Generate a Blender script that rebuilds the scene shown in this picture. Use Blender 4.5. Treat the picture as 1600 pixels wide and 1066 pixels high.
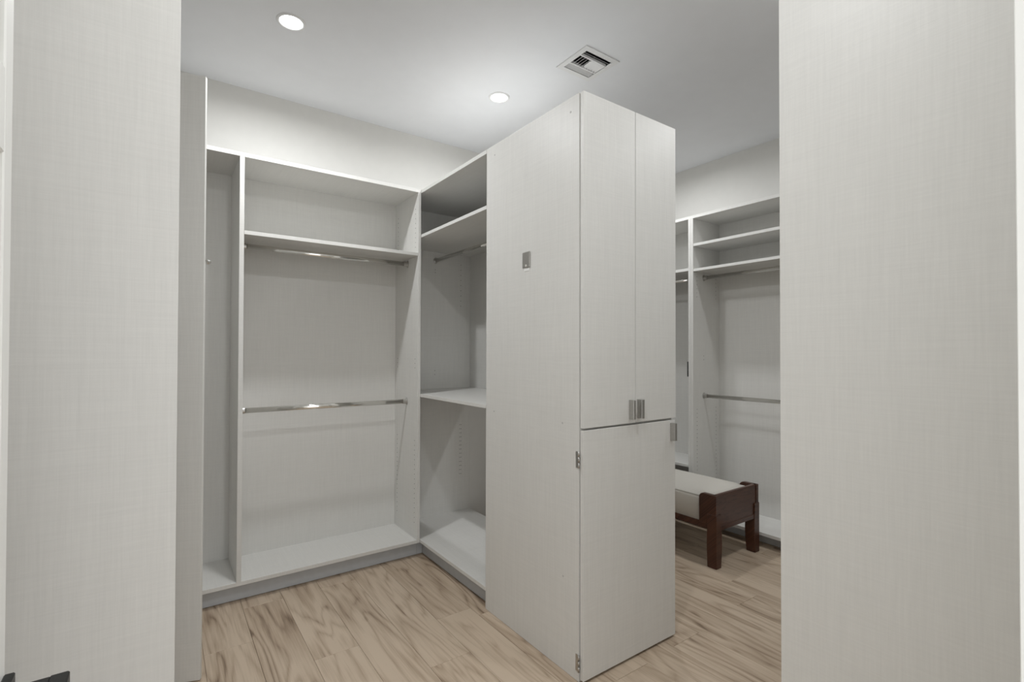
import bpy, bmesh, math, random
from mathutils import Vector, Matrix
random.seed(7)
for o in list(bpy.data.objects):
    bpy.data.objects.remove(o, do_unlink=True)
SC = bpy.context.scene
COL = SC.collection

# ------------------------------------------------------------------ camera
cam_d = bpy.data.cameras.new('camera')
cam = bpy.data.objects.new('camera', cam_d)
COL.objects.link(cam)
cam_d.sensor_fit = 'HORIZONTAL'
cam_d.sensor_width = 36.0
cam_d.lens = 36.0 * 771.143 / 1600.0
cam_d.shift_y = 8.69 / 1600.0
cam_d.clip_start = 0.02
yaw, pit, rol = (math.radians(a) for a in (35.456, 0.6513, 0.1409))
fw = Vector((math.sin(yaw), math.cos(yaw), 0))
rt = Vector((math.cos(yaw), -math.sin(yaw), 0))
up = Vector((0, 0, 1))
f2 = fw * math.cos(pit) + up * math.sin(pit)
u2 = up * math.cos(pit) - fw * math.sin(pit)
r3 = rt * math.cos(rol) + u2 * math.sin(rol)
u3 = u2 * math.cos(rol) - rt * math.sin(rol)
m = Matrix((r3, u3, -f2)).transposed().to_4x4()
m.translation = Vector((0, 0, 1.357))
cam.matrix_world = m
SC.camera = cam

# ------------------------------------------------------------------ world (light of the adjoining room, seen through the doorway)
w = bpy.data.worlds.new('world')
SC.world = w
w.use_nodes = True
bg = w.node_tree.nodes['Background']
bg.inputs[0].default_value = (0.97, 0.985, 1.0, 1)
bg.inputs[1].default_value = 1.95

# ------------------------------------------------------------------ exposure
SC.view_settings.view_transform = 'Standard'
SC.view_settings.look = 'None'
SC.view_settings.gamma = 1.0
SC.view_settings.use_curve_mapping = False
SC.view_settings.exposure = 0.0
LENS = 14.0                   # glow of a downlight's lens

# ------------------------------------------------------------------ key dimensions (metres)
XF, XB = 1.410, 2.0146      # peninsula run: aisle-facing front and back
YF, YB = 3.0257, 3.4103     # back run: front and back
YD = 1.480                  # face of the tall cabinet's doors
YP = 2.218                  # where the tall cabinet ends and the open bay starts
XR, XRB = 3.4169, 3.7775    # right-hand run: front and back
ZT = 2.418                  # underside of the top boards
ZC = 2.980                  # ceiling
ZD = 0.115                  # deck top
T = 0.019                   # board thickness
XL = -0.62                  # left wall
YW = 0.08                   # room side of the entrance wall

# ------------------------------------------------------------------ materials
def new_mat(name):
    mt = bpy.data.materials.new(name)
    mt.use_nodes = True
    nt = mt.node_tree
    return mt, nt, nt.nodes['Principled BSDF']

def nd(nt, kind, **kw):
    n = nt.nodes.new(kind)
    for k, v in kw.items():
        setattr(n, k, v)
    return n

def mth(nt, op, a, b=None, c=None):
    n = nd(nt, 'ShaderNodeMath', operation=op)
    for i, s in enumerate((a, b, c)):
        if s is None:
            continue
        if isinstance(s, (int, float)):
            n.inputs[i].default_value = s
        else:
            nt.links.new(s, n.inputs[i])
    return n.outputs[0]

def simple(name, col, rough=0.5, metal=0.0, noise=0.0, scale=30.0, spec=0.5, bump=0.0):
    mt, nt, b = new_mat(name)
    b.inputs['Roughness'].default_value = rough
    b.inputs['Metallic'].default_value = metal
    b.inputs['Specular IOR Level'].default_value = spec
    tc = nd(nt, 'ShaderNodeNewGeometry')
    nz = nd(nt, 'ShaderNodeTexNoise')
    nz.inputs['Scale'].default_value = scale
    nz.inputs['Detail'].default_value = 4
    nt.links.new(tc.outputs['Position'], nz.inputs['Vector'])
    mr = nd(nt, 'ShaderNodeMapRange')
    mr.inputs['From Min'].default_value = 0.3
    mr.inputs['From Max'].default_value = 0.7
    mr.inputs['To Min'].default_value = 1 - noise
    mr.inputs['To Max'].default_value = 1 + noise
    nt.links.new(nz.outputs['Fac'], mr.inputs['Value'])
    mx = nd(nt, 'ShaderNodeVectorMath', operation='SCALE')
    mx.inputs[0].default_value = col
    nt.links.new(mr.outputs[0], mx.inputs['Scale'])
    nt.links.new(mx.outputs[0], b.inputs['Base Color'])
    if bump:
        bp = nd(nt, 'ShaderNodeBump')
        bp.inputs['Strength'].default_value = bump
        bp.inputs['Distance'].default_value = 0.002
        nt.links.new(nz.outputs['Fac'], bp.inputs['Height'])
        nt.links.new(bp.outputs[0], b.inputs['Normal'])
    return mt

def linen(name, col, amp=0.075, rough=0.42):
    """Melamine with a fine woven print: stretched streaks across and up the board."""
    mt, nt, b = new_mat(name)
    g = nd(nt, 'ShaderNodeNewGeometry')
    oi = nd(nt, 'ShaderNodeObjectInfo')
    p = nd(nt, 'ShaderNodeSeparateXYZ'); nt.links.new(g.outputs['Position'], p.inputs[0])
    n = nd(nt, 'ShaderNodeSeparateXYZ'); nt.links.new(g.outputs['True Normal'], n.inputs[0])
    ax = mth(nt, 'ABSOLUTE', n.outputs[0]); az = mth(nt, 'ABSOLUTE', n.outputs[2])
    ax = mth(nt, 'GREATER_THAN', ax, 0.7); az = mth(nt, 'GREATER_THAN', az, 0.7)
    h = mth(nt, 'ADD', mth(nt, 'MULTIPLY', p.outputs[0], mth(nt, 'SUBTRACT', 1.0, ax)), mth(nt, 'MULTIPLY', p.outputs[1], ax))
    v = mth(nt, 'ADD', mth(nt, 'MULTIPLY', p.outputs[2], mth(nt, 'SUBTRACT', 1.0, az)), mth(nt, 'MULTIPLY', p.outputs[1], az))
    rnd = mth(nt, 'MULTIPLY', oi.outputs['Random'], 37.0)
    tot = None
    for fh, fv, wgt in ((150, 5.5, 1.0), (7.0, 170, 0.8), (420, 14, 0.6), (18, 420, 0.5), (45, 2.0, 0.55), (2.5, 50, 0.35)):
        cb = nd(nt, 'ShaderNodeCombineXYZ')
        nt.links.new(mth(nt, 'MULTIPLY', h, float(fh)), cb.inputs[0])
        nt.links.new(mth(nt, 'MULTIPLY', v, float(fv)), cb.inputs[1])
        nt.links.new(rnd, cb.inputs[2])
        nz = nd(nt, 'ShaderNodeTexNoise')
        nz.inputs['Scale'].default_value = 1.0
        nz.inputs['Detail'].default_value = 1.0
        nt.links.new(cb.outputs[0], nz.inputs['Vector'])
        c = mth(nt, 'MULTIPLY', mth(nt, 'SUBTRACT', nz.outputs['Fac'], 0.5), wgt)
        tot = c if tot is None else mth(nt, 'ADD', tot, c)
    sc = mth(nt, 'ADD', mth(nt, 'MULTIPLY', tot, amp * 2), 1.0)
    mx = nd(nt, 'ShaderNodeVectorMath', operation='SCALE')
    mx.inputs[0].default_value = col
    nt.links.new(sc, mx.inputs['Scale'])
    nt.links.new(mx.outputs[0], b.inputs['Base Color'])
    b.inputs['Roughness'].default_value = rough
    b.inputs['Specular IOR Level'].default_value = 0.4
    bp = nd(nt, 'ShaderNodeBump')
    bp.inputs['Strength'].default_value = 0.10
    bp.inputs['Distance'].default_value = 0.001
    nt.links.new(tot, bp.inputs['Height'])
    nt.links.new(bp.outputs[0], b.inputs['Normal'])
    return mt

def ramp(nt, src, stops):
    r = nd(nt, 'ShaderNodeValToRGB')
    e = r.color_ramp.elements
    while len(e) < len(stops):
        e.new(0.5)
    for el, (pos, c) in zip(e, stops):
        el.position = pos
        el.color = (*c, 1)
    nt.links.new(src, r.inputs[0])
    return r.outputs[0]

def plank_wood(name, cols, rough=0.45, along=1, freq=1.0):
    """Wood grain along one world axis; every board gets its own cut of the grain."""
    mt, nt, b = new_mat(name)
    g = nd(nt, 'ShaderNodeNewGeometry')
    oi = nd(nt, 'ShaderNodeObjectInfo')
    p = nd(nt, 'ShaderNodeSeparateXYZ'); nt.links.new(g.outputs['Position'], p.inputs[0])
    L = p.outputs[along]; W = p.outputs[0] if along == 1 else mth(nt, 'ADD', p.outputs[1], p.outputs[2])
    rnd = mth(nt, 'MULTIPLY', oi.outputs['Random'], 91.0)
    def vec(fl, fw_, extra=0.0):
        cb = nd(nt, 'ShaderNodeCombineXYZ')
        nt.links.new(mth(nt, 'MULTIPLY', W, fw_ * freq), cb.inputs[0])
        nt.links.new(mth(nt, 'MULTIPLY', L, fl * freq), cb.inputs[1])
        nt.links.new(mth(nt, 'ADD', rnd, extra), cb.inputs[2])
        return cb.outputs[0]
    def noise(v, detail=2.0, rough_=0.5, dist=0.0):
        z = nd(nt, 'ShaderNodeTexNoise')
        z.inputs['Scale'].default_value = 1.0
        z.inputs['Detail'].default_value = detail
        z.inputs['Roughness'].default_value = rough_
        z.inputs['Distortion'].default_value = dist
        nt.links.new(v, z.inputs['Vector'])
        return z.outputs['Fac']
    # growth rings: contour lines of a stretched smooth field make the cathedral figure
    field = noise(vec(0.75, 6.0), 2.0, 0.45, 0.25)
    rings = mth(nt, 'PINGPONG', mth(nt, 'MULTIPLY', field, 24.0), 1.0)
    rings = mth(nt, 'POWER', rings, 1.8)
    area = noise(vec(0.9, 7.0, 11.0), 2.0)
    figure = mth(nt, 'MULTIPLY', rings, mth(nt, 'MULTIPLY', area, 1.2))
    broad = noise(vec(1.0, 13.0, 23.0), 3.0, 0.6)
    fine = noise(vec(4.0, 110.0, 5.0), 3.0, 0.65)
    knots = noise(vec(5.0, 14.0, 43.0), 1.0)
    kn = nd(nt, 'ShaderNodeMapRange')
    kn.inputs['From Min'].default_value = 0.70
    kn.inputs['From Max'].default_value = 0.80
    nt.links.new(knots, kn.inputs['Value'])
    t = mth(nt, 'ADD', mth(nt, 'MULTIPLY', broad, 0.80), mth(nt, 'MULTIPLY', fine, 0.48))
    t = mth(nt, 'SUBTRACT', t, mth(nt, 'MULTIPLY', figure, 0.38))
    t = mth(nt, 'SUBTRACT', t, mth(nt, 'MULTIPLY', kn.outputs[0], 0.2))
    t = mth(nt, 'ADD', t, mth(nt, 'MULTIPLY', mth(nt, 'SUBTRACT', oi.outputs['Random'], 0.5), 0.12))
    col = ramp(nt, t, [(0.18, cols[0]), (0.40, cols[1]), (0.68, cols[2])])
    nt.links.new(col, b.inputs['Base Color'])
    b.inputs['Roughness'].default_value = rough
    b.inputs['Specular IOR Level'].default_value = 0.4
    bp = nd(nt, 'ShaderNodeBump')
    bp.inputs['Strength'].default_value = 0.12
    bp.inputs['Distance'].default_value = 0.001
    nt.links.new(fine, bp.inputs['Height'])
    nt.links.new(bp.outputs[0], b.inputs['Normal'])
    return mt

def emission(name, col, strength):
    mt = bpy.data.materials.new(name)
    mt.use_nodes = True
    nt = mt.node_tree
    nt.nodes.remove(nt.nodes['Principled BSDF'])
    e = nd(nt, 'ShaderNodeEmission')
    e.inputs[0].default_value = (*col, 1)
    e.inputs[1].default_value = strength
    nt.links.new(e.outputs[0], nt.nodes['Material Output'].inputs[0])
    return mt

M_LIN = linen('linen_laminate', (0.71, 0.703, 0.675), 0.038)
M_WALL = simple('wall_paint', (0.72, 0.712, 0.683), 0.85, noise=0.012, scale=14, spec=0.2)
M_CEIL = simple('ceiling_paint', (0.755, 0.765, 0.785), 0.9, noise=0.01, scale=10, spec=0.15)
M_TRIM = simple('white_trim_paint', (0.78, 0.78, 0.75), 0.35, noise=0.006, scale=20)
M_TOE = simple('grey_kick_board', (0.50, 0.515, 0.53), 0.5, noise=0.03, scale=25)
M_CHROME = simple('polished_chrome', (0.80, 0.79, 0.76), 0.10, 1.0, 0.02, 60)
M_NICKEL = simple('brushed_nickel', (0.52, 0.51, 0.49), 0.32, 1.0, 0.05, 200)
M_BLACK = simple('black_metal', (0.02, 0.02, 0.02), 0.4, 0.6, 0.1, 80)
M_HOLE = simple('dark_hole', (0.06, 0.055, 0.05), 0.9, noise=0.1)
M_CAP = simple('screw_cap', (0.52, 0.515, 0.50), 0.6, noise=0.05)
M_PLATEW = simple('white_residue', (0.85, 0.85, 0.83), 0.7, noise=0.05, scale=200)
M_VENT = simple('vent_white', (0.72, 0.72, 0.72), 0.4, noise=0.01)
M_DUCT = simple('vent_duct', (0.07, 0.07, 0.07), 0.8, noise=0.1)
M_FLOOR = plank_wood('oak_plank', ((0.19, 0.130, 0.085), (0.425, 0.326, 0.236), (0.585, 0.475, 0.363)))
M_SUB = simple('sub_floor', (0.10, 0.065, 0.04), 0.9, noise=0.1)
M_WALNUT = plank_wood('dark_walnut', ((0.022, 0.008, 0.005), (0.050, 0.018, 0.010), (0.085, 0.033, 0.018)), 0.30, along=0, freq=3.0)
M_FABRIC = simple('bench_linen', (0.60, 0.575, 0.525), 0.9, noise=0.06, scale=420, spec=0.1, bump=0.25)
M_LENS = emission('downlight_lens', (0.97, 0.985, 1.0), LENS)

# ------------------------------------------------------------------ helpers
def tag(o, label=None, cat=None, group=None, kind=None):
    if label: o['label'] = label
    if cat: o['category'] = cat
    if group: o['group'] = group
    if kind: o['kind'] = kind
    return o

def thing(name, loc, label, cat, group=None, rz=0.0):
    o = bpy.data.objects.new(name, None)
    COL.objects.link(o)
    o.empty_display_size = 0.1
    o.location = loc
    o.rotation_euler = (0, 0, rz)
    return tag(o, label, cat, group)

def wpos(o):
    return (wpos(o.parent) if o.parent else Vector((0, 0, 0))) + Vector(o.location)

def obj(name, bm, mat, parent=None, at=(0, 0, 0), smooth=False):
    """Link a bmesh given in coordinates relative to `at` (world, parents unrotated)."""
    me = bpy.data.meshes.new(name)
    bm.normal_update()
    bm.to_mesh(me); bm.free()
    me.materials.append(mat)
    if smooth:
        for pl in me.polygons:
            pl.use_smooth = True
    o = bpy.data.objects.new(name, me)
    COL.objects.link(o)
    at = Vector(at)
    if parent is not None:
        o.parent = parent
        at = at - wpos(parent)
    o.location = at
    return o

def bm_box(bm, x0, x1, y0, y1, z0, z1):
    r = bmesh.ops.create_cube(bm, size=1.0)
    for v in r['verts']:
        v.co = Vector(((x0 + x1) / 2 + v.co.x * (x1 - x0), (y0 + y1) / 2 + v.co.y * (y1 - y0), (z0 + z1) / 2 + v.co.z * (z1 - z0)))
    return r['verts']

def box(name, x0, x1, y0, y1, z0, z1, mat, parent=None, bev=0.0008):
    c = Vector(((x0 + x1) / 2, (y0 + y1) / 2, (z0 + z1) / 2))
    bm = bmesh.new()
    bm_box(bm, x0 - c.x, x1 - c.x, y0 - c.y, y1 - c.y, z0 - c.z, z1 - c.z)
    if bev:
        bmesh.ops.bevel(bm, geom=bm.edges[:], offset=bev, segments=1, affect='EDGES')
    return obj(name, bm, mat, parent, c)

def bm_cyl(bm, p, q, r, seg=20):
    p, q = Vector(p), Vector(q)
    d = q - p
    res = bmesh.ops.create_cone(bm, cap_ends=True, segments=seg, radius1=r, radius2=r, depth=d.length)
    mt = Matrix.Translation((p + q) / 2) @ d.to_track_quat('Z', 'Y').to_matrix().to_4x4()
    bmesh.ops.transform(bm, matrix=mt, verts=res['verts'])
    return res['verts']

def cyl(name, p, q, r, mat, parent=None, seg=20):
    p, q = Vector(p), Vector(q)
    c = (p + q) / 2
    bm = bmesh.new()
    bm_cyl(bm, p - c, q - c, r, seg)
    o = obj(name, bm, mat, parent, c)
    for pl in o.data.polygons:
        pl.use_smooth = len(pl.vertices) == 4
    return o

def bm_lathe(bm, prof, seg=40):
    rings = []
    for r, z in prof:
        rings.append([bm.verts.new((r * math.cos(2 * math.pi * i / seg), r * math.sin(2 * math.pi * i / seg), z)) for i in range(seg)])
    for a, b_ in zip(rings, rings[1:]):
        for i in range(seg):
            j = (i + 1) % seg
            bm.faces.new((a[i], a[j], b_[j], b_[i]))

def rod(parent, p, q, flange=True, oval=(0.0075, 0.015)):
    """Oval hanging rod with an end cup at each side."""
    p, q = Vector(p), Vector(q)
    c = (p + q) / 2
    d = (q - p).normalized()
    bm = bmesh.new()
    side = Vector((0, 0, 1)).cross(d)
    seg = 20
    ends = []
    for e in (p - c, q - c):
        ends.append([bm.verts.new(e + side * oval[0] * math.cos(2 * math.pi * i / seg) + Vector((0, 0, 1)) * oval[1] * math.sin(2 * math.pi * i / seg)) for i in range(seg)])
    for i in range(seg):
        j = (i + 1) % seg
        bm.faces.new((ends[0][i], ends[0][j], ends[1][j], ends[1][i]))
    bm.faces.new(ends[0][::-1]); bm.faces.new(ends[1])
    bmesh.ops.recalc_face_normals(bm, faces=bm.faces[:])
    r = obj('hanging_rod', bm, M_CHROME, parent, c)
    for pl in r.data.polygons:
        pl.use_smooth = len(pl.vertices) == 4
    if flange:
        for e, s in ((p, 1), (q, -1)):
            bm = bmesh.new()
            a = e; b_ = e + d * s * 0.030
            # open cup: plate on the panel, collar round the rod
            vs = bm_cyl(bm, a - e, (a - e) + d * s * 0.004, 1.0, 24)
            for v in vs:
                t = (v.co.dot(d)) * d
                k = v.co - t
                v.co = t + side * k.dot(side) * 0.016 + Vector((0, 0, 1)) * k.z * 0.025
            vs = bm_cyl(bm, d * s * 0.003, d * s * 0.030, 1.0, 24)
            for v in vs:
                t = (v.co.dot(d)) * d
                k = v.co - t
                v.co = t + side * k.dot(side) * (oval[0] + 0.0025) + Vector((0, 0, 1)) * k.z * (oval[1] + 0.0025)
            obj('rod_socket', bm, M_NICKEL, r, e)
    return r

def pin_holes(parent, pts, axis):
    """Rows of shelf-pin holes: shallow dark discs on a panel face."""
    if not pts: return
    c = sum((Vector(p) for p in pts), Vector()) / len(pts)
    bm = bmesh.new()
    ax = Vector(axis)
    for p in pts:
        p = Vector(p) - c
        bm_cyl(bm, p, p + ax * 0.0006, 0.0028, 8)
    o = obj('shelf_pin_holes', bm, M_HOLE, parent, c)
    o['kind'] = 'stuff'
    return o

def box_pull(parent, x0, x1, y0, y1, z0, z1):
    """Slim solid block pull standing proud of the door."""
    bm = bmesh.new()
    c = Vector(((x0 + x1) / 2, y1, (z0 + z1) / 2))
    bm_box(bm, x0 - c.x, x1 - c.x, y0 - c.y, 0, z0 - c.z, z1 - c.z)
    bmesh.ops.bevel(bm, geom=bm.edges[:], offset=0.0007, segments=1, affect='EDGES')
    return obj('handle', bm, M_NICKEL, parent, c)

# ------------------------------------------------------------------ the room
XM, YM = XRB + 0.012, YB + 0.012          # inner faces of the right and back walls
HALL = -1.6
st = lambda o: tag(o, kind='structure')
floor = st(box('floor', XL - 0.1, XM + 0.1, HALL, YM + 0.1, -0.10, -0.010, M_SUB, bev=0))
PW, PL = 0.197, 1.2
joint = {-1: 2.598, 1: 2.28, 3: 1.94, 4: 2.27, 8: 1.434, 11: 1.465, 0: 1.75, 2: 2.95, 9: 2.0, 10: 1.02}
k0 = int(math.floor((XL - 0.365) / PW)); k1 = int(math.ceil((XM - 0.365) / PW))
for k in range(k0, k1 + 1):
    xa = max(0.365 + k * PW, XL - 0.02); xb = min(0.365 + (k + 1) * PW, XM + 0.02)
    if xb - xa < 0.02: continue
    j = joint.get(k, (k * 0.437) % PL)
    y = j - PL * math.ceil((j - HALL) / PL)
    while y < YM:
        ya, yb = max(y, HALL), min(y + PL, YM + 0.02)
        if yb - ya > 0.02:
            box('plank', xa + 0.0005, xb - 0.0005, ya + 0.0005, yb - 0.0005, -0.010, 0.0, M_FLOOR, floor, bev=0.0009)
        y += PL

# vent opening in the ceiling
VX0, VX1, VY0, VY1 = 1.817, 2.070, 1.879, 2.124
fr = 0.030
hx0, hx1, hy0, hy1 = VX0 + fr, VX1 - fr, VY0 + fr, VY1 - fr
def slab_with_hole(name, x0, x1, y0, y1, z0, z1, hole, mat):
    bm = bmesh.new()
    xs = [x0, hole[0], hole[1], x1]; ys = [y0, hole[2], hole[3], y1]
    V = {}
    for zi, z in enumerate((z0, z1)):
        for i, x in enumerate(xs):
            for j_, y in enumerate(ys):
                V[i, j_, zi] = bm.verts.new((x, y, z))
    for i in range(3):
        for j_ in range(3):
            if (i, j_) == (1, 1): continue
            bm.faces.new((V[i, j_, 0], V[i, j_ + 1, 0], V[i + 1, j_ + 1, 0], V[i + 1, j_, 0]))
            bm.faces.new((V[i, j_, 1], V[i + 1, j_, 1], V[i + 1, j_ + 1, 1], V[i, j_ + 1, 1]))
    for a, b_ in (((1, 1), (2, 1)), ((2, 1), (2, 2)), ((2, 2), (1, 2)), ((1, 2), (1, 1))):
        bm.faces.new((V[(*a, 0)], V[(*b_, 0)], V[(*b_, 1)], V[(*a, 1)]))
    for a, b_ in (((0, 0), (3, 0)), ((3, 0), (3, 3)), ((3, 3), (0, 3)), ((0, 3), (0, 0))):
        pass
    bmesh.ops.recalc_face_normals(bm, faces=bm.faces[:])
    return obj(name, bm, mat)
ceiling = st(slab_with_hole('ceiling', XL - 0.1, XM + 0.1, YW - 0.12, YM + 0.1, ZC, ZC + 0.10, (hx0, hx1, hy0, hy1), M_CEIL))
st(box('wall_back', XL - 0.1, XM + 0.1, YM, YM + 0.1, -0.1, ZC, M_WALL, bev=0))
st(box('wall_right', XM, XM + 0.1, YW - 0.12, YM, -0.1, ZC, M_WALL, bev=0))
st(box('wall_left', XL - 0.1, XL, YW - 0.12, YM, -0.1, ZC, M_WALL, bev=0))
# entrance wall with the doorway the photograph is taken from
DX0, DX1, DZ = -0.190, 0.712, 2.13
bm = bmesh.new()
bm_box(bm, XL, DX0, YW - 0.12, YW, 0, ZC)
bm_box(bm, DX1, XM, YW - 0.12, YW, 0, ZC)
bm_box(bm, DX0, DX1, YW - 0.12, YW, DZ, ZC)
st(obj('wall_front', bm, M_WALL))
# door lining and casing
st(box('trim_1', DX1 - 0.014, DX1 + 0.0, YW - 0.13, YW + 0.029, 0, DZ, M_TRIM))
st(box('trim_2', DX0 + 0.0, DX0 + 0.012, YW - 0.13, YW - 0.045, 0, DZ, M_TRIM))
st(box('trim_3', DX0 + 0.012, DX1 - 0.014, YW - 0.13, YW + 0.0, DZ - 0.014, DZ, M_TRIM))
st(box('trim_4', DX1, DX1 + 0.07, YW, YW + 0.018, 0, DZ + 0.07, M_TRIM))

# ------------------------------------------------------------------ entrance door, standing open at a right angle
XDF, YDE = -0.165, 0.930           # room-side face, free edge
d = bpy.data.objects.new('door_1', None); COL.objects.link(d)
d.location = (XDF - 0.0175, 0.03, 0); tag(d, 'open white panelled entrance door with black lever handle', 'door', kind='structure')
y0, y1 = 0.035, YDE
bm = bmesh.new()
sw = 0.040
rails = [(0.012, 0.20), (0.78, 1.19), (1.61, 1.72), (1.98, 2.10)]
cx, cy = XDF - 0.0175, (y0 + y1) / 2
bm_box(bm, -0.0175, 0.0175, y0 - cy, y0 + 0.10 - cy, 0.012, 2.10)
bm_box(bm, -0.0175, 0.0175, y1 - sw - cy, y1 - cy, 0.012, 2.10)
for a, b_ in rails:
    bm_box(bm, -0.0175, 0.0175, y0 + 0.10 - cy, y1 - sw - cy, a, b_)
bmesh.ops.bevel(bm, geom=bm.edges[:], offset=0.002, segments=1, affect='EDGES')
obj('door_frame', bm, M_TRIM, d, (cx, cy, 0))
for a, b_ in ((0.20, 0.78), (1.19, 1.61), (1.72, 1.98)):
    bm = bmesh.new()
    ya, yb = y0 + 0.10, y1 - sw
    bm_box(bm, -0.008, 0.008, ya - cy, yb - cy, a, b_)
    vs = bm_box(bm, -0.0145, 0.0145, ya + 0.02 - cy, yb - 0.02 - cy, a + 0.02, b_ - 0.02)
    obj('door_panel', bm, M_TRIM, d, (cx, cy, 0))
# lever handle
hz, hy = 0.903, 0.905
lv = box('lever_handle', XDF, XDF + 0.011, hy - 0.026, hy + 0.020, hz - 0.026, hz + 0.026, M_BLACK, d, 0.0015)
box('lever_neck', XDF + 0.011, XDF + 0.048, hy - 0.010, hy + 0.010, hz - 0.010, hz + 0.012, M_BLACK, lv, 0.002)
box('lever_grip', XDF + 0.046, XDF + 0.067, hy - 0.125, hy + 0.010, hz - 0.010, hz + 0.013, M_BLACK, lv, 0.002)
for z in (0.25, 1.05, 1.85):
    cyl('hinge', (XDF - 0.0175, y0 - 0.006, z - 0.045), (XDF - 0.0175, y0 - 0.006, z + 0.045), 0.006, M_BLACK, d, 12)

# ------------------------------------------------------------------ back run of shelving
u = thing('open_wardrobe_unit', (0.5, YF + 0.19, 0), 'open linen-laminate wardrobe with one top shelf and two stacked chrome rods', 'wardrobe')
xl = XL + 0.002
xs = XF - 0.002                         # right side panel's outer face
box('top_board', xl, xs - 0.0 - T, YF, YB, ZT, ZT + 0.022, M_LIN, u)
box('deck_board', xl, xs - T, YF, YB, ZD - 0.021, ZD, M_LIN, u)
box('back_panel', xl, xs - T, YB, YB + 0.008, ZD - 0.02, ZT + 0.022, M_LIN, u)
box('side_panel', xs - T, xs, YF, YB + 0.008, 0.0945, ZT + 0.022, M_LIN, u)
box('side_panel', xl, xl + T, YF + 0.001, YB, ZD, ZT, M_LIN, u)
box('divider', 0.342, 0.365, YF - 0.001, YB, 0.0945, ZT, M_LIN, u)
box('kick_board', xl, XF - 0.003, YF + 0.045, YF + 0.060, 0.003, 0.0938, M_TOE, u)
box('shelf', 0.366, xs - T - 0.001, YF + 0.001, YB, 1.996, 2.017, M_LIN, u)
rod(u, (0.366, 3.195, 1.963), (xs - T, 3.195, 1.963))
rod(u, (0.366, 3.200, 1.017), (xs - T, 3.200, 1.017))
pts = []
for yy in (YF + 0.045, YB - 0.045):
    for z in [2.06 + 0.032 * i for i in range(9)] + [0.22 + 0.032 * i for i in range(18)] + [1.25, 1.28, 1.31]:
        pts.append((xs - T, yy, z))
pin_holes(u, pts, (-1, 0, 0))

# ------------------------------------------------------------------ peninsula: open bay
u = thing('open_shelf_bay', (1.7, 2.8, 0), 'open corner bay with deep desk-height shelf between wardrobe and tall cabinet', 'shelving')
ya = YP + 0.001
box('top_board', XF, XB, ya, YB + 0.008, ZT, ZT + 0.022, M_LIN, u)
box('deck_board', XF, XB, ya, YB, ZD - 0.021, ZD, M_LIN, u)
box('side_panel', XF + 0.002, XB, YB, YB + 0.008, ZD - 0.02, ZT, M_LIN, u)
box('kick_board', XF + 0.039, XF + 0.054, ya, YF + 0.044, 0.003, 0.0938, M_TOE, u)
box('kick_board', XF - 0.002, XF + 0.0385, YF + 0.045, YF + 0.060, 0.003, 0.0938, M_TOE, u)
box('kick_board', XB - 0.055, XB - 0.040, ya, YB, 0.003, 0.0938, M_TOE, u)
box('shelf', XF + 0.001, XB - 0.001, ya, YB - 0.001, 2.121, 2.141, M_LIN, u)
box('desk_shelf', XF - 0.0015, XB - 0.001, ya, YB - 0.001, 1.058, 1.077, M_LIN, u)
box('back_panel', XB, XB + 0.010, ya, YB + 0.008, 1.058, ZT + 0.022, M_LIN, u)
rod(u, (1.708, ya, 2.055), (1.708, YB, 2.055))
pts = [(1.706, YB, z) for z in (1.985, 1.965, 1.215, 1.185)] + [(1.930, YB, 1.72 + 0.0405 * i) for i in range(9)]
pts += [(1.925 + 0.012 * s, YB, 0.40 + 0.032 * i) for i in range(13) for s in (0, 1)]
pin_holes(u, pts, (0, -1, 0))

# ------------------------------------------------------------------ peninsula: tall cabinet
u = thing('tall_cabinet', (1.7, 1.85, 0), 'tall pale linen-laminate cabinet with two upper doors above one lower door', 'cabinet')
sp = box('side_panel', XF + 0.001, XF + 0.020, YD + 0.0235, YP, 0.001, ZT + 0.022, M_LIN, u)
box('side_panel', XB - 0.012, XB + 0.006, YD + 0.0235, YP, 0.001, ZT + 0.022, M_LIN, u)
box('top_board', XF + 0.020, XB - 0.012, YD + 0.0235, YP, ZT, ZT + 0.020, M_LIN, u)
box('deck_board', XF + 0.020, XB - 0.012, YD + 0.0235, YP - 0.01, 0.050, 0.070, M_LIN, u)
box('middle_board', XF + 0.020, XB - 0.012, YD + 0.0235, YP - 0.01, 1.026, 1.046, M_LIN, u)
box('back_panel', XF + 0.020, XB - 0.012, YP - 0.01, YP, 0.05, ZT, M_LIN, u)
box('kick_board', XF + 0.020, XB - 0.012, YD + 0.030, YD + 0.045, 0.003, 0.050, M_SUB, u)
dl = box('upper_door', XF + 0.005, 1.7325, YD, YD + 0.019, 1.0435, ZT + 0.022, M_LIN, u)
dr = box('upper_door', 1.7355, XB + 0.008, YD, YD + 0.019, 1.0445, ZT + 0.022, M_LIN, u)
lo = box('lower_door', XF + 0.005, XB + 0.002, YD, YD + 0.019, 0.012, 1.0345, M_LIN, u)
box_pull(dl, 1.689, 1.704, YD - 0.028, YD, 1.063, 1.147)
box_pull(dr, 1.743, 1.762, YD - 0.028, YD, 1.063, 1.147)
box_pull(lo, 1.978, 1.995, YD - 0.028, YD, 0.940, 1.022)
for z in (0.913, 0.078):
    h = box('hinge', XF - 0.0015, XF + 0.001, YD + 0.0235, YD + 0.040, z - 0.034, z + 0.034, M_NICKEL, lo, 0.0003)
    for i in range(3):
        zz = z - 0.034 + i * 0.0236
        cyl('hinge_knuckle', (XF - 0.001, YD + 0.0215, zz), (XF - 0.001, YD + 0.0215, zz + 0.0205), 0.0042, M_NICKEL, lo, 10)
pl = box('mounting_plate', XF - 0.005, XF + 0.001, 1.834, 1.890, 1.758, 1.832, M_NICKEL, u, 0.0015)
tag(pl, 'small dark metal plate fixed to the cabinet side')
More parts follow.
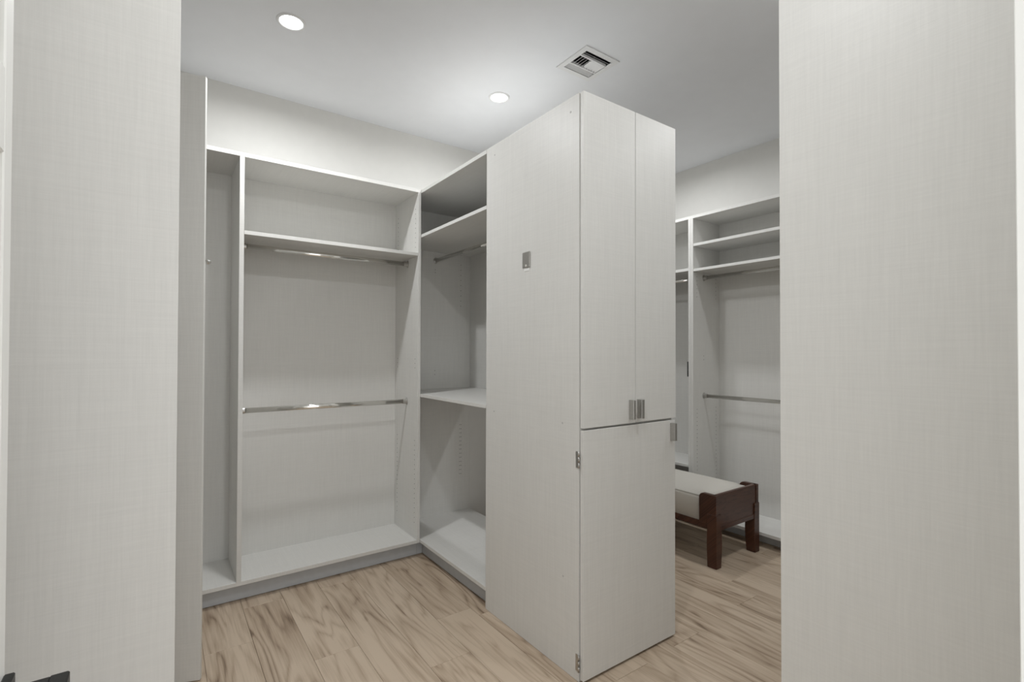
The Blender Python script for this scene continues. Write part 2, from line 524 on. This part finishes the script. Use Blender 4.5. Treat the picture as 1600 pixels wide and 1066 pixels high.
cyl('plate_screw', (XF - 0.007, 1.860, 1.766), (XF - 0.0045, 1.860, 1.766), 0.006, M_CHROME, pl, 12)
box('adhesive_mark', XF - 0.0005, XF + 0.001, 1.842, 1.882, 1.742, 1.757, M_PLATEW, pl, 0.0002)
for yy, z in ((2.14, 2.385), (1.556, 2.378), (2.14, 1.05), (1.605, 1.053), (1.60, 0.40)):
    cyl('screw_cap', (XF - 0.0002, yy, z), (XF + 0.001, yy, z), 0.0045, M_CAP, sp, 12)

# ------------------------------------------------------------------ right-hand run
u = thing('shelved_wardrobe_run', (3.6, 1.9, 0), 'open wardrobe run behind the bench with two high shelves and chrome rods', 'wardrobe')
ra, rb, rc, rd = 0.70, 2.338, 2.381, 3.38
box('top_board', XR, XRB, ra, rd, ZT, ZT + 0.022, M_LIN, u)
box('deck_board', XR, XRB, ra, rb, ZD - 0.030, ZD - 0.008, M_LIN, u)
box('deck_board', XR, XRB, rc, rd, ZD - 0.030, ZD - 0.008, M_LIN, u)
box('back_panel', XRB, XRB + 0.008, ra, rd, ZD - 0.03, ZT + 0.022, M_LIN, u)
box('divider', XR - 0.001, XRB, rb, (rb + rc) / 2 - 0.0004, ZD - 0.030, ZT, M_LIN, u)
box('divider', XR - 0.001, XRB, (rb + rc) / 2 + 0.0004, rc, ZD - 0.030, ZT, M_LIN, u)
box('side_panel', XR, XRB, ra, ra + T, ZD, ZT, M_LIN, u)
box('side_panel', XR, XRB, rd - T, rd, ZD, ZT, M_LIN, u)
box('kick_board', XR + 0.10, XR + 0.115, ra, rd, 0.003, ZD - 0.031, M_TOE, u)
box('shelf', XR + 0.002, XRB, ra + T, rb - 0.001, 2.197, 2.218, M_LIN, u)
box('shelf', XR + 0.002, XRB, ra + T, rb - 0.001, 1.998, 2.018, M_LIN, u)
box('shelf', XR + 0.002, XRB, rc + 0.001, rd - T, 2.008, 2.030, M_LIN, u)
box('low_shelf', XR + 0.002, XRB, rc + 0.001, rd - T, 0.447, 0.467, M_LIN, u)
rod(u, (3.560, rb, 1.958), (3.560, ra + T, 1.958))
rod(u, (3.557, rb, 1.011), (3.557, ra + T, 1.011))
rod(u, (3.560, rc, 1.962), (3.560, rd - T, 1.962))
hk = cyl('hook', (XR + 0.020, rc, 1.275), (XR + 0.020, rc + 0.022, 1.275), 0.006, M_BLACK, u, 12)
tag(hk, 'small black hook on the divider')
cyl('hook_arm', (XR + 0.020, rc + 0.018, 1.285), (XR + 0.020, rc + 0.018, 1.165), 0.006, M_BLACK, hk, 12)
pts = [(x, rb, z) for x in (XR + 0.05, XRB - 0.05) for z in [1.80 + 0.032 * i for i in range(6)] + [0.30 + 0.032 * i for i in range(20)]]
pts += [(3.557, rb, 1.33), (3.557, rb, 1.30)]
pin_holes(u, pts, (0, -1, 0))

# ------------------------------------------------------------------ unit on the aisle's end wall
u = thing('aisle_wardrobe_unit', (2.85, YF + 0.19, 0), 'open pale wardrobe on the end wall beyond the bench', 'wardrobe')
a0, a1 = 2.335, XR - 0.012
box('side_panel', a0, a0 + T, YF, YB, 0.0945, ZT + 0.022, M_LIN, u)
box('side_panel', a1 - T, a1, YF, YB, 0.0945, ZT + 0.022, M_LIN, u)
box('top_board', a0 + T, a1 - T, YF, YB, ZT, ZT + 0.022, M_LIN, u)
box('deck_board', a0 + T, a1 - T, YF, YB, ZD - 0.021, ZD, M_LIN, u)
box('back_panel', a0, a1, YB, YB + 0.008, ZD - 0.02, ZT + 0.022, M_LIN, u)
box('kick_board', a0, a1, YF + 0.045, YF + 0.060, 0.003, 0.0938, M_TOE, u)
box('shelf', a0 + T, a1 - T, YF + 0.001, YB, 1.996, 2.017, M_LIN, u)
rod(u, (a0 + T, 3.20, 1.958), (a1 - T, 3.20, 1.958))

# ------------------------------------------------------------------ left-hand wardrobe, one door swung open
u = thing('hinged_wardrobe', (-0.45, 2.0, 0), 'tall wardrobe along the left wall with deep end panel and one door standing open', 'wardrobe')
XG, YG = 0.034, 1.45
wl, wf = XL + 0.002, -0.30
hx, hy_ = -0.298, 2.573                 # hinge of the open door
box('end_panel', wl, XG, YG, YG + T, 0.001, 2.50, M_LIN, u)
box('side_panel', wl, wf, 2.555, 2.574, 0.001, 2.50, M_LIN, u)
box('top_board', wl, wf, YG + T, 2.555, 2.48, 2.50, M_LIN, u)
box('deck_board', wl, wf, YG + T, 2.555, 0.09, 0.11, M_LIN, u)
box('back_panel', wl, wl + 0.008, YG + T, 2.555, 0.11, 2.48, M_LIN, u)
box('kick_board', wf - 0.06, wf - 0.045, YG + T, 2.555, 0.003, 0.089, M_TOE, u)
dc = box('closed_door', wf + 0.001, wf + 0.020, YG + T + 0.003, 2.065, 0.012, 2.497, M_LIN, u)
box('handle', wf + 0.020, wf + 0.034, 2.02, 2.035, 1.0, 1.12, M_NICKEL, dc)
box('shelf', wl + 0.008, wf - 0.01, YG + T, 2.555, 1.55, 1.57, M_LIN, u)
# open door, about 70 degrees
bm = bmesh.new()
ang = math.atan2(2.410 - hy_, 0.140 - hx)
Ld = math.hypot(2.410 - hy_, 0.140 - hx)
bm_box(bm, 0.0, Ld, 0.0, 0.019, 0.004, 2.506)
bmesh.ops.bevel(bm, geom=bm.edges[:], offset=0.0008, segments=1, affect='EDGES')
od = obj('open_door', bm, M_LIN, u, (hx + 0.004, hy_, 0))
od.rotation_euler = (0, 0, ang)
bm = bmesh.new()
bm_lathe(bm, [(0.0, 0.0), (0.010, 0.0), (0.010, 0.003), (0.005, 0.006), (0.005, 0.052), (0.010, 0.056), (0.0125, 0.063), (0.010, 0.070), (0.0, 0.072)], 20)
bmesh.ops.recalc_face_normals(bm, faces=bm.faces[:])
kb = obj('knob', bm, M_CHROME, None, (0, 0, 0), smooth=True)
kb.parent = od
kb.location = (Ld - 0.010, 0.019, 1.743)
kb.rotation_euler = (-math.pi / 2, 0, 0)

# ------------------------------------------------------------------ wardrobe beside the doorway (right)
u = thing('entrance_wardrobe', (1.9, 0.39, 0), 'tall linen-laminate wardrobe beside the entrance, its wide end panel turned to the doorway', 'wardrobe')
ex0, ex1, ey0, ey1 = 1.400, 2.60, YW + 0.004, 0.684
box('end_panel', ex0, ex0 + T, ey0, ey1, 0.001, 2.48, M_LIN, u)
box('side_panel', ex1 - T, ex1, ey0, ey1 - 0.02, 0.001, 2.48, M_LIN, u)
box('top_board', ex0 + T, ex1 - T, ey0, ey1 - 0.021, 2.46, 2.48, M_LIN, u)
box('deck_board', ex0 + T, ex1 - T, ey0, ey1 - 0.021, 0.09, 0.11, M_LIN, u)
box('back_panel', ex0 + T, ex1 - T, ey0, ey0 + 0.008, 0.11, 2.46, M_LIN, u)
box('kick_board', ex0 + T, ex1 - T, ey1 - 0.075, ey1 - 0.06, 0.003, 0.089, M_TOE, u)
mx_ = (ex0 + T + ex1) / 2
for a, b_, hs in ((ex0 + T + 0.002, mx_ - 0.0015, mx_ - 0.03), (mx_ + 0.0015, ex1 - 0.002, mx_ + 0.03)):
    dd = box('door', a, b_, ey1 - 0.020, ey1 - 0.001, 0.112, 2.478, M_LIN, u)
    box('handle', hs - 0.010, hs + 0.010, ey1 - 0.001, ey1 + 0.020, 1.05, 1.14, M_NICKEL, dd)

# ------------------------------------------------------------------ bench
bx0, bx1, by0, by1 = 2.838, 3.345, 1.782, 2.86
u = thing('upholstered_bench', ((bx0 + bx1) / 2, (by0 + by1) / 2, 0), 'dark walnut bench with cream upholstered seat and raised curved ends', 'bench')
def bench_end(y_out, s):
    """End board plus the two cheeks that wrap round the corners; s points into the bench."""
    c = Vector(((bx0 + bx1) / 2, y_out, 0))
    e = obj_end = None
    bm = bmesh.new()
    ya_, yb_ = sorted((0.004 * s, 0.030 * s))
    bm_box(bm, bx0 + 0.004 - c.x, bx1 - 0.004 - c.x, ya_, yb_, 0.245, 0.458)
    bmesh.ops.bevel(bm, geom=bm.edges[:], offset=0.003, segments=2, affect='EDGES')
    e = obj('end_board', bm, M_WALNUT, u, c)
    # cheeks: rounded upper inner corner, flat along the bench sides
    for xo, xi in ((bx0, bx0 + 0.030), (bx1 - 0.030, bx1)):
        bm = bmesh.new()
        prof = [(0.0, 0.268), (0.120, 0.268), (0.120, 0.430)]
        for i in range(1, 7):
            a = math.pi / 2 * i / 6
            prof.append((0.090 + 0.030 * math.cos(a), 0.430 + 0.028 * math.sin(a)))
        prof.append((0.0, 0.458))
        fa = [bm.verts.new((xo - c.x, p[0] * s, p[1])) for p in prof]
        fb = [bm.verts.new((xi - c.x, p[0] * s, p[1])) for p in prof]
        bm.faces.new(fa); bm.faces.new(fb[::-1])
        for i in range(len(prof)):
            j_ = (i + 1) % len(prof)
            bm.faces.new((fa[i], fb[i], fb[j_], fa[j_]))
        bmesh.ops.recalc_face_normals(bm, faces=bm.faces[:])
        bmesh.ops.bevel(bm, geom=[e_ for e_ in bm.edges if e_.calc_face_angle(0) > 0.6], offset=0.002, segments=1, affect='EDGES')
        obj('cheek', bm, M_WALNUT, u, c)
    # stretcher under the end board
    ya_, yb_ = sorted((y_out + 0.0 * s, y_out + 0.034 * s))
    box('end_rail', bx0 + 0.05, bx1 - 0.05, ya_, yb_, 0.232, 0.262, M_WALNUT, u, 0.002)
    for xo, sx in ((bx0, 1), (bx1, -1)):
        # leg: square post, inner face swept out below the rail, shoulder lapping over the end board
        bm = bmesh.new()
        n = 8
        rings = []
        for i in range(n + 1):
            z = 0.335 * i / n
            t = max(0.0, (z - 0.10) / 0.235)
            wx = 0.056 + 0.012 * math.sin(math.pi * min(1, z / 0.30)) * 0.6
            flare = 0.010 * (1 - z / 0.335) ** 2
            xa, xb_ = -0.003, wx - flare * 0.5
            yy0, yy1 = -0.004, 0.060 + 0.004 * math.sin(math.pi * min(1, z / 0.3))
            rings.append([bm.verts.new((xa * sx, yy0 * s, z)), bm.verts.new((xb_ * sx, yy0 * s, z)), bm.verts.new((xb_ * sx, yy1 * s, z)), bm.verts.new((xa * sx, yy1 * s, z))])
        for a_, b2 in zip(rings, rings[1:]):
            for i in range(4):
                j_ = (i + 1) % 4
                bm.faces.new((a_[i], a_[j_], b2[j_], b2[i]))
        bm.faces.new(rings[0]); bm.faces.new(rings[-1])
        bmesh.ops.recalc_face_normals(bm, faces=bm.faces[:])
        bmesh.ops.bevel(bm, geom=[e_ for e_ in bm.edges if e_.calc_face_angle(0) > 0.6], offset=0.0025, segments=1, affect='EDGES')
        obj('leg', bm, M_WALNUT, u, (xo, y_out, 0))
bench_end(by0, 1)
bench_end(by1, -1)
for xa, xb_ in ((bx0 + 0.006, bx0 + 0.032), (bx1 - 0.032, bx1 - 0.006)):
    box('side_rail', xa, xb_, by0 + 0.06, by1 - 0.06, 0.236, 0.276, M_WALNUT, u, 0.002)
# cushion with softly rounded long edges, slightly crowned
bm = bmesh.new()
cw = (bx1 - bx0) / 2 - 0.010
prof = [(-cw, 0.272)]
for i in range(9):
    a = math.pi - math.pi / 2 * i / 8
    prof.append((-cw + 0.028 + 0.028 * math.cos(a), 0.412 + 0.028 * math.sin(a)))
for i in range(1, 8):
    x = -cw + 0.028 + (2 * cw - 0.056) * i / 8
    prof.append((x, 0.440 + 0.006 * math.sin(math.pi * i / 8)))
for i in range(9):
    a = math.pi / 2 - math.pi / 2 * i / 8
    prof.append((cw - 0.028 + 0.028 * math.cos(a), 0.412 + 0.028 * math.sin(a)))
prof.append((cw, 0.272))
Lc = (by1 - by0) / 2 - 0.034
# the cushion narrows between the cheeks at either end
def cush_ring(y, k):
    return [bm.verts.new((x * k, y, z)) for x, z in prof]
ins = (cw - 0.022) / cw
rr = [cush_ring(-Lc, ins), cush_ring(-Lc + 0.088, ins), cush_ring(-Lc + 0.0885, 1.0), cush_ring(0, 1.0), cush_ring(Lc - 0.0885, 1.0), cush_ring(Lc - 0.088, ins), cush_ring(Lc, ins)]
for a_, b2 in zip(rr, rr[1:]):
    for i in range(len(prof)):
        j_ = (i + 1) % len(prof)
        bm.faces.new((a_[i], a_[j_], b2[j_], b2[i]))
bm.faces.new(rr[0]); bm.faces.new(rr[-1][::-1])
bmesh.ops.recalc_face_normals(bm, faces=bm.faces[:])
cu = obj('seat_cushion', bm, M_FABRIC, u, ((bx0 + bx1) / 2, (by0 + by1) / 2, 0))
for pl_ in cu.data.polygons:
    pl_.use_smooth = abs(pl_.normal.y) < 0.5
# piping seam along the long edges
for sx in (-1, 1):
    x = (bx0 + bx1) / 2 + sx * (cw - 0.006)
    cyl('piping', (x, by0 + 0.125, 0.433), (x, by1 - 0.125, 0.433), 0.0022, M_FABRIC, cu, 8)

# ------------------------------------------------------------------ ceiling fixtures
def downlight(x, y, watts, label):
    t = thing('recessed_downlight', (x, y, ZC), label, 'ceiling light', 'recessed ceiling downlights')
    bm = bmesh.new()
    bm_lathe(bm, [(0.052, -0.0005), (0.053, -0.005), (0.060, -0.007), (0.066, -0.004), (0.068, 0.0)], 48)
    bmesh.ops.recalc_face_normals(bm, faces=bm.faces[:])
    obj('trim_ring', bm, M_VENT, t, (x, y, ZC), smooth=True)
    bm = bmesh.new()
    bmesh.ops.create_circle(bm, cap_ends=True, segments=48, radius=0.0525)
    for f in bm.faces: f.normal_flip()
    bm.normal_update()
    for f in bm.faces:
        if f.normal.z > 0: f.normal_flip()
    ln = obj('lens', bm, M_LENS, t, (x, y, ZC - 0.002))
    ld = bpy.data.lights.new('downlight_lamp', 'AREA')
    ld.shape = 'DISK'
    ld.size = 0.10
    ld.energy = watts
    ld.spread = math.radians(170)
    ld.color = (0.97, 0.985, 1.0)
    lo_ = bpy.data.objects.new('lamp', ld)
    COL.objects.link(lo_)
    lo_.parent = t
    lo_.location = (0, 0, -0.008)
    return t
downlight(0.510, 2.595, 15.0, 'round lit downlight in the ceiling in front of the two-rod wardrobe')
downlight(1.742, 2.595, 8.0, 'round lit downlight in the ceiling above the corner bay')
downlight(2.980, 2.520, 9.5, 'round lit downlight in the ceiling above the bench')
downlight(0.480, 0.760, 11.5, 'round lit downlight in the ceiling just inside the entrance')
downlight(1.900, 0.740, 5.5, 'round lit downlight in the ceiling in front of the tall cabinet doors')
downlight(2.980, 0.850, 7.0, 'round lit downlight in the ceiling at the start of the bench aisle')

v = thing('air_vent', ((VX0 + VX1) / 2, (VY0 + VY1) / 2, ZC), 'square white ceiling air vent with louvres running three ways', 'vent')
bm = bmesh.new()
zf0, zf1 = ZC - 0.006, ZC - 0.0002
cxv, cyv = (VX0 + VX1) / 2, (VY0 + VY1) / 2
for a in ((VX0, VX1, VY0, hy0), (VX0, VX1, hy1, VY1), (VX0, hx0, hy0, hy1), (hx1, VX1, hy0, hy1)):
    bm_box(bm, a[0] - cxv, a[1] - cxv, a[2] - cyv, a[3] - cyv, zf0 - ZC, zf1 - ZC)
obj('frame', bm, M_VENT, v, (cxv, cyv, ZC))
bm = bmesh.new()
vs = bm_box(bm, hx0 - cxv, hx1 - cxv, hy0 - cyv, hy1 - cyv, 0.0, 0.14)
bmesh.ops.delete(bm, geom=[f for f in bm.faces if f.calc_center_median().z < 0.001], context='FACES')
for f in bm.faces: f.normal_flip()
obj('duct', bm, M_DUCT, v, (cxv, cyv, ZC))
def slat(along, c0, c1, p, tilt, wd=0.017):
    bm = bmesh.new()
    Ls = c1 - c0
    if along == 'x':
        bm_box(bm, -Ls / 2, Ls / 2, -wd / 2, wd / 2, -0.0006, 0.0006)
        rot = Matrix.Rotation(tilt, 4, 'X'); at = ((c0 + c1) / 2, p, ZC + 0.002)
    else:
        bm_box(bm, -wd / 2, wd / 2, -Ls / 2, Ls / 2, -0.0006, 0.0006)
        rot = Matrix.Rotation(tilt, 4, 'Y'); at = (p, (c0 + c1) / 2, ZC + 0.002)
    bmesh.ops.transform(bm, matrix=rot, verts=bm.verts[:])
    obj('slat', bm, M_VENT, v, at)
za, zb = hy0 + 0.050, hy1 - 0.050
for p in (hy0 + 0.010, hy0 + 0.028): slat('x', hx0, hx1, p, math.radians(40))
for p in (hy1 - 0.010, hy1 - 0.028): slat('x', hx0, hx1, p, math.radians(-40))
for p in (za, zb): box('mullion', hx0, hx1, p - 0.004, p + 0.004, ZC - 0.005, ZC + 0.010, M_VENT, v, 0)
nsl = 10
for i in range(nsl):
    p = hx0 + (i + 0.5) * (hx1 - hx0) / nsl
    slat('y', za + 0.004, zb - 0.004, p, math.radians(-42 if i < nsl / 2 else 42))
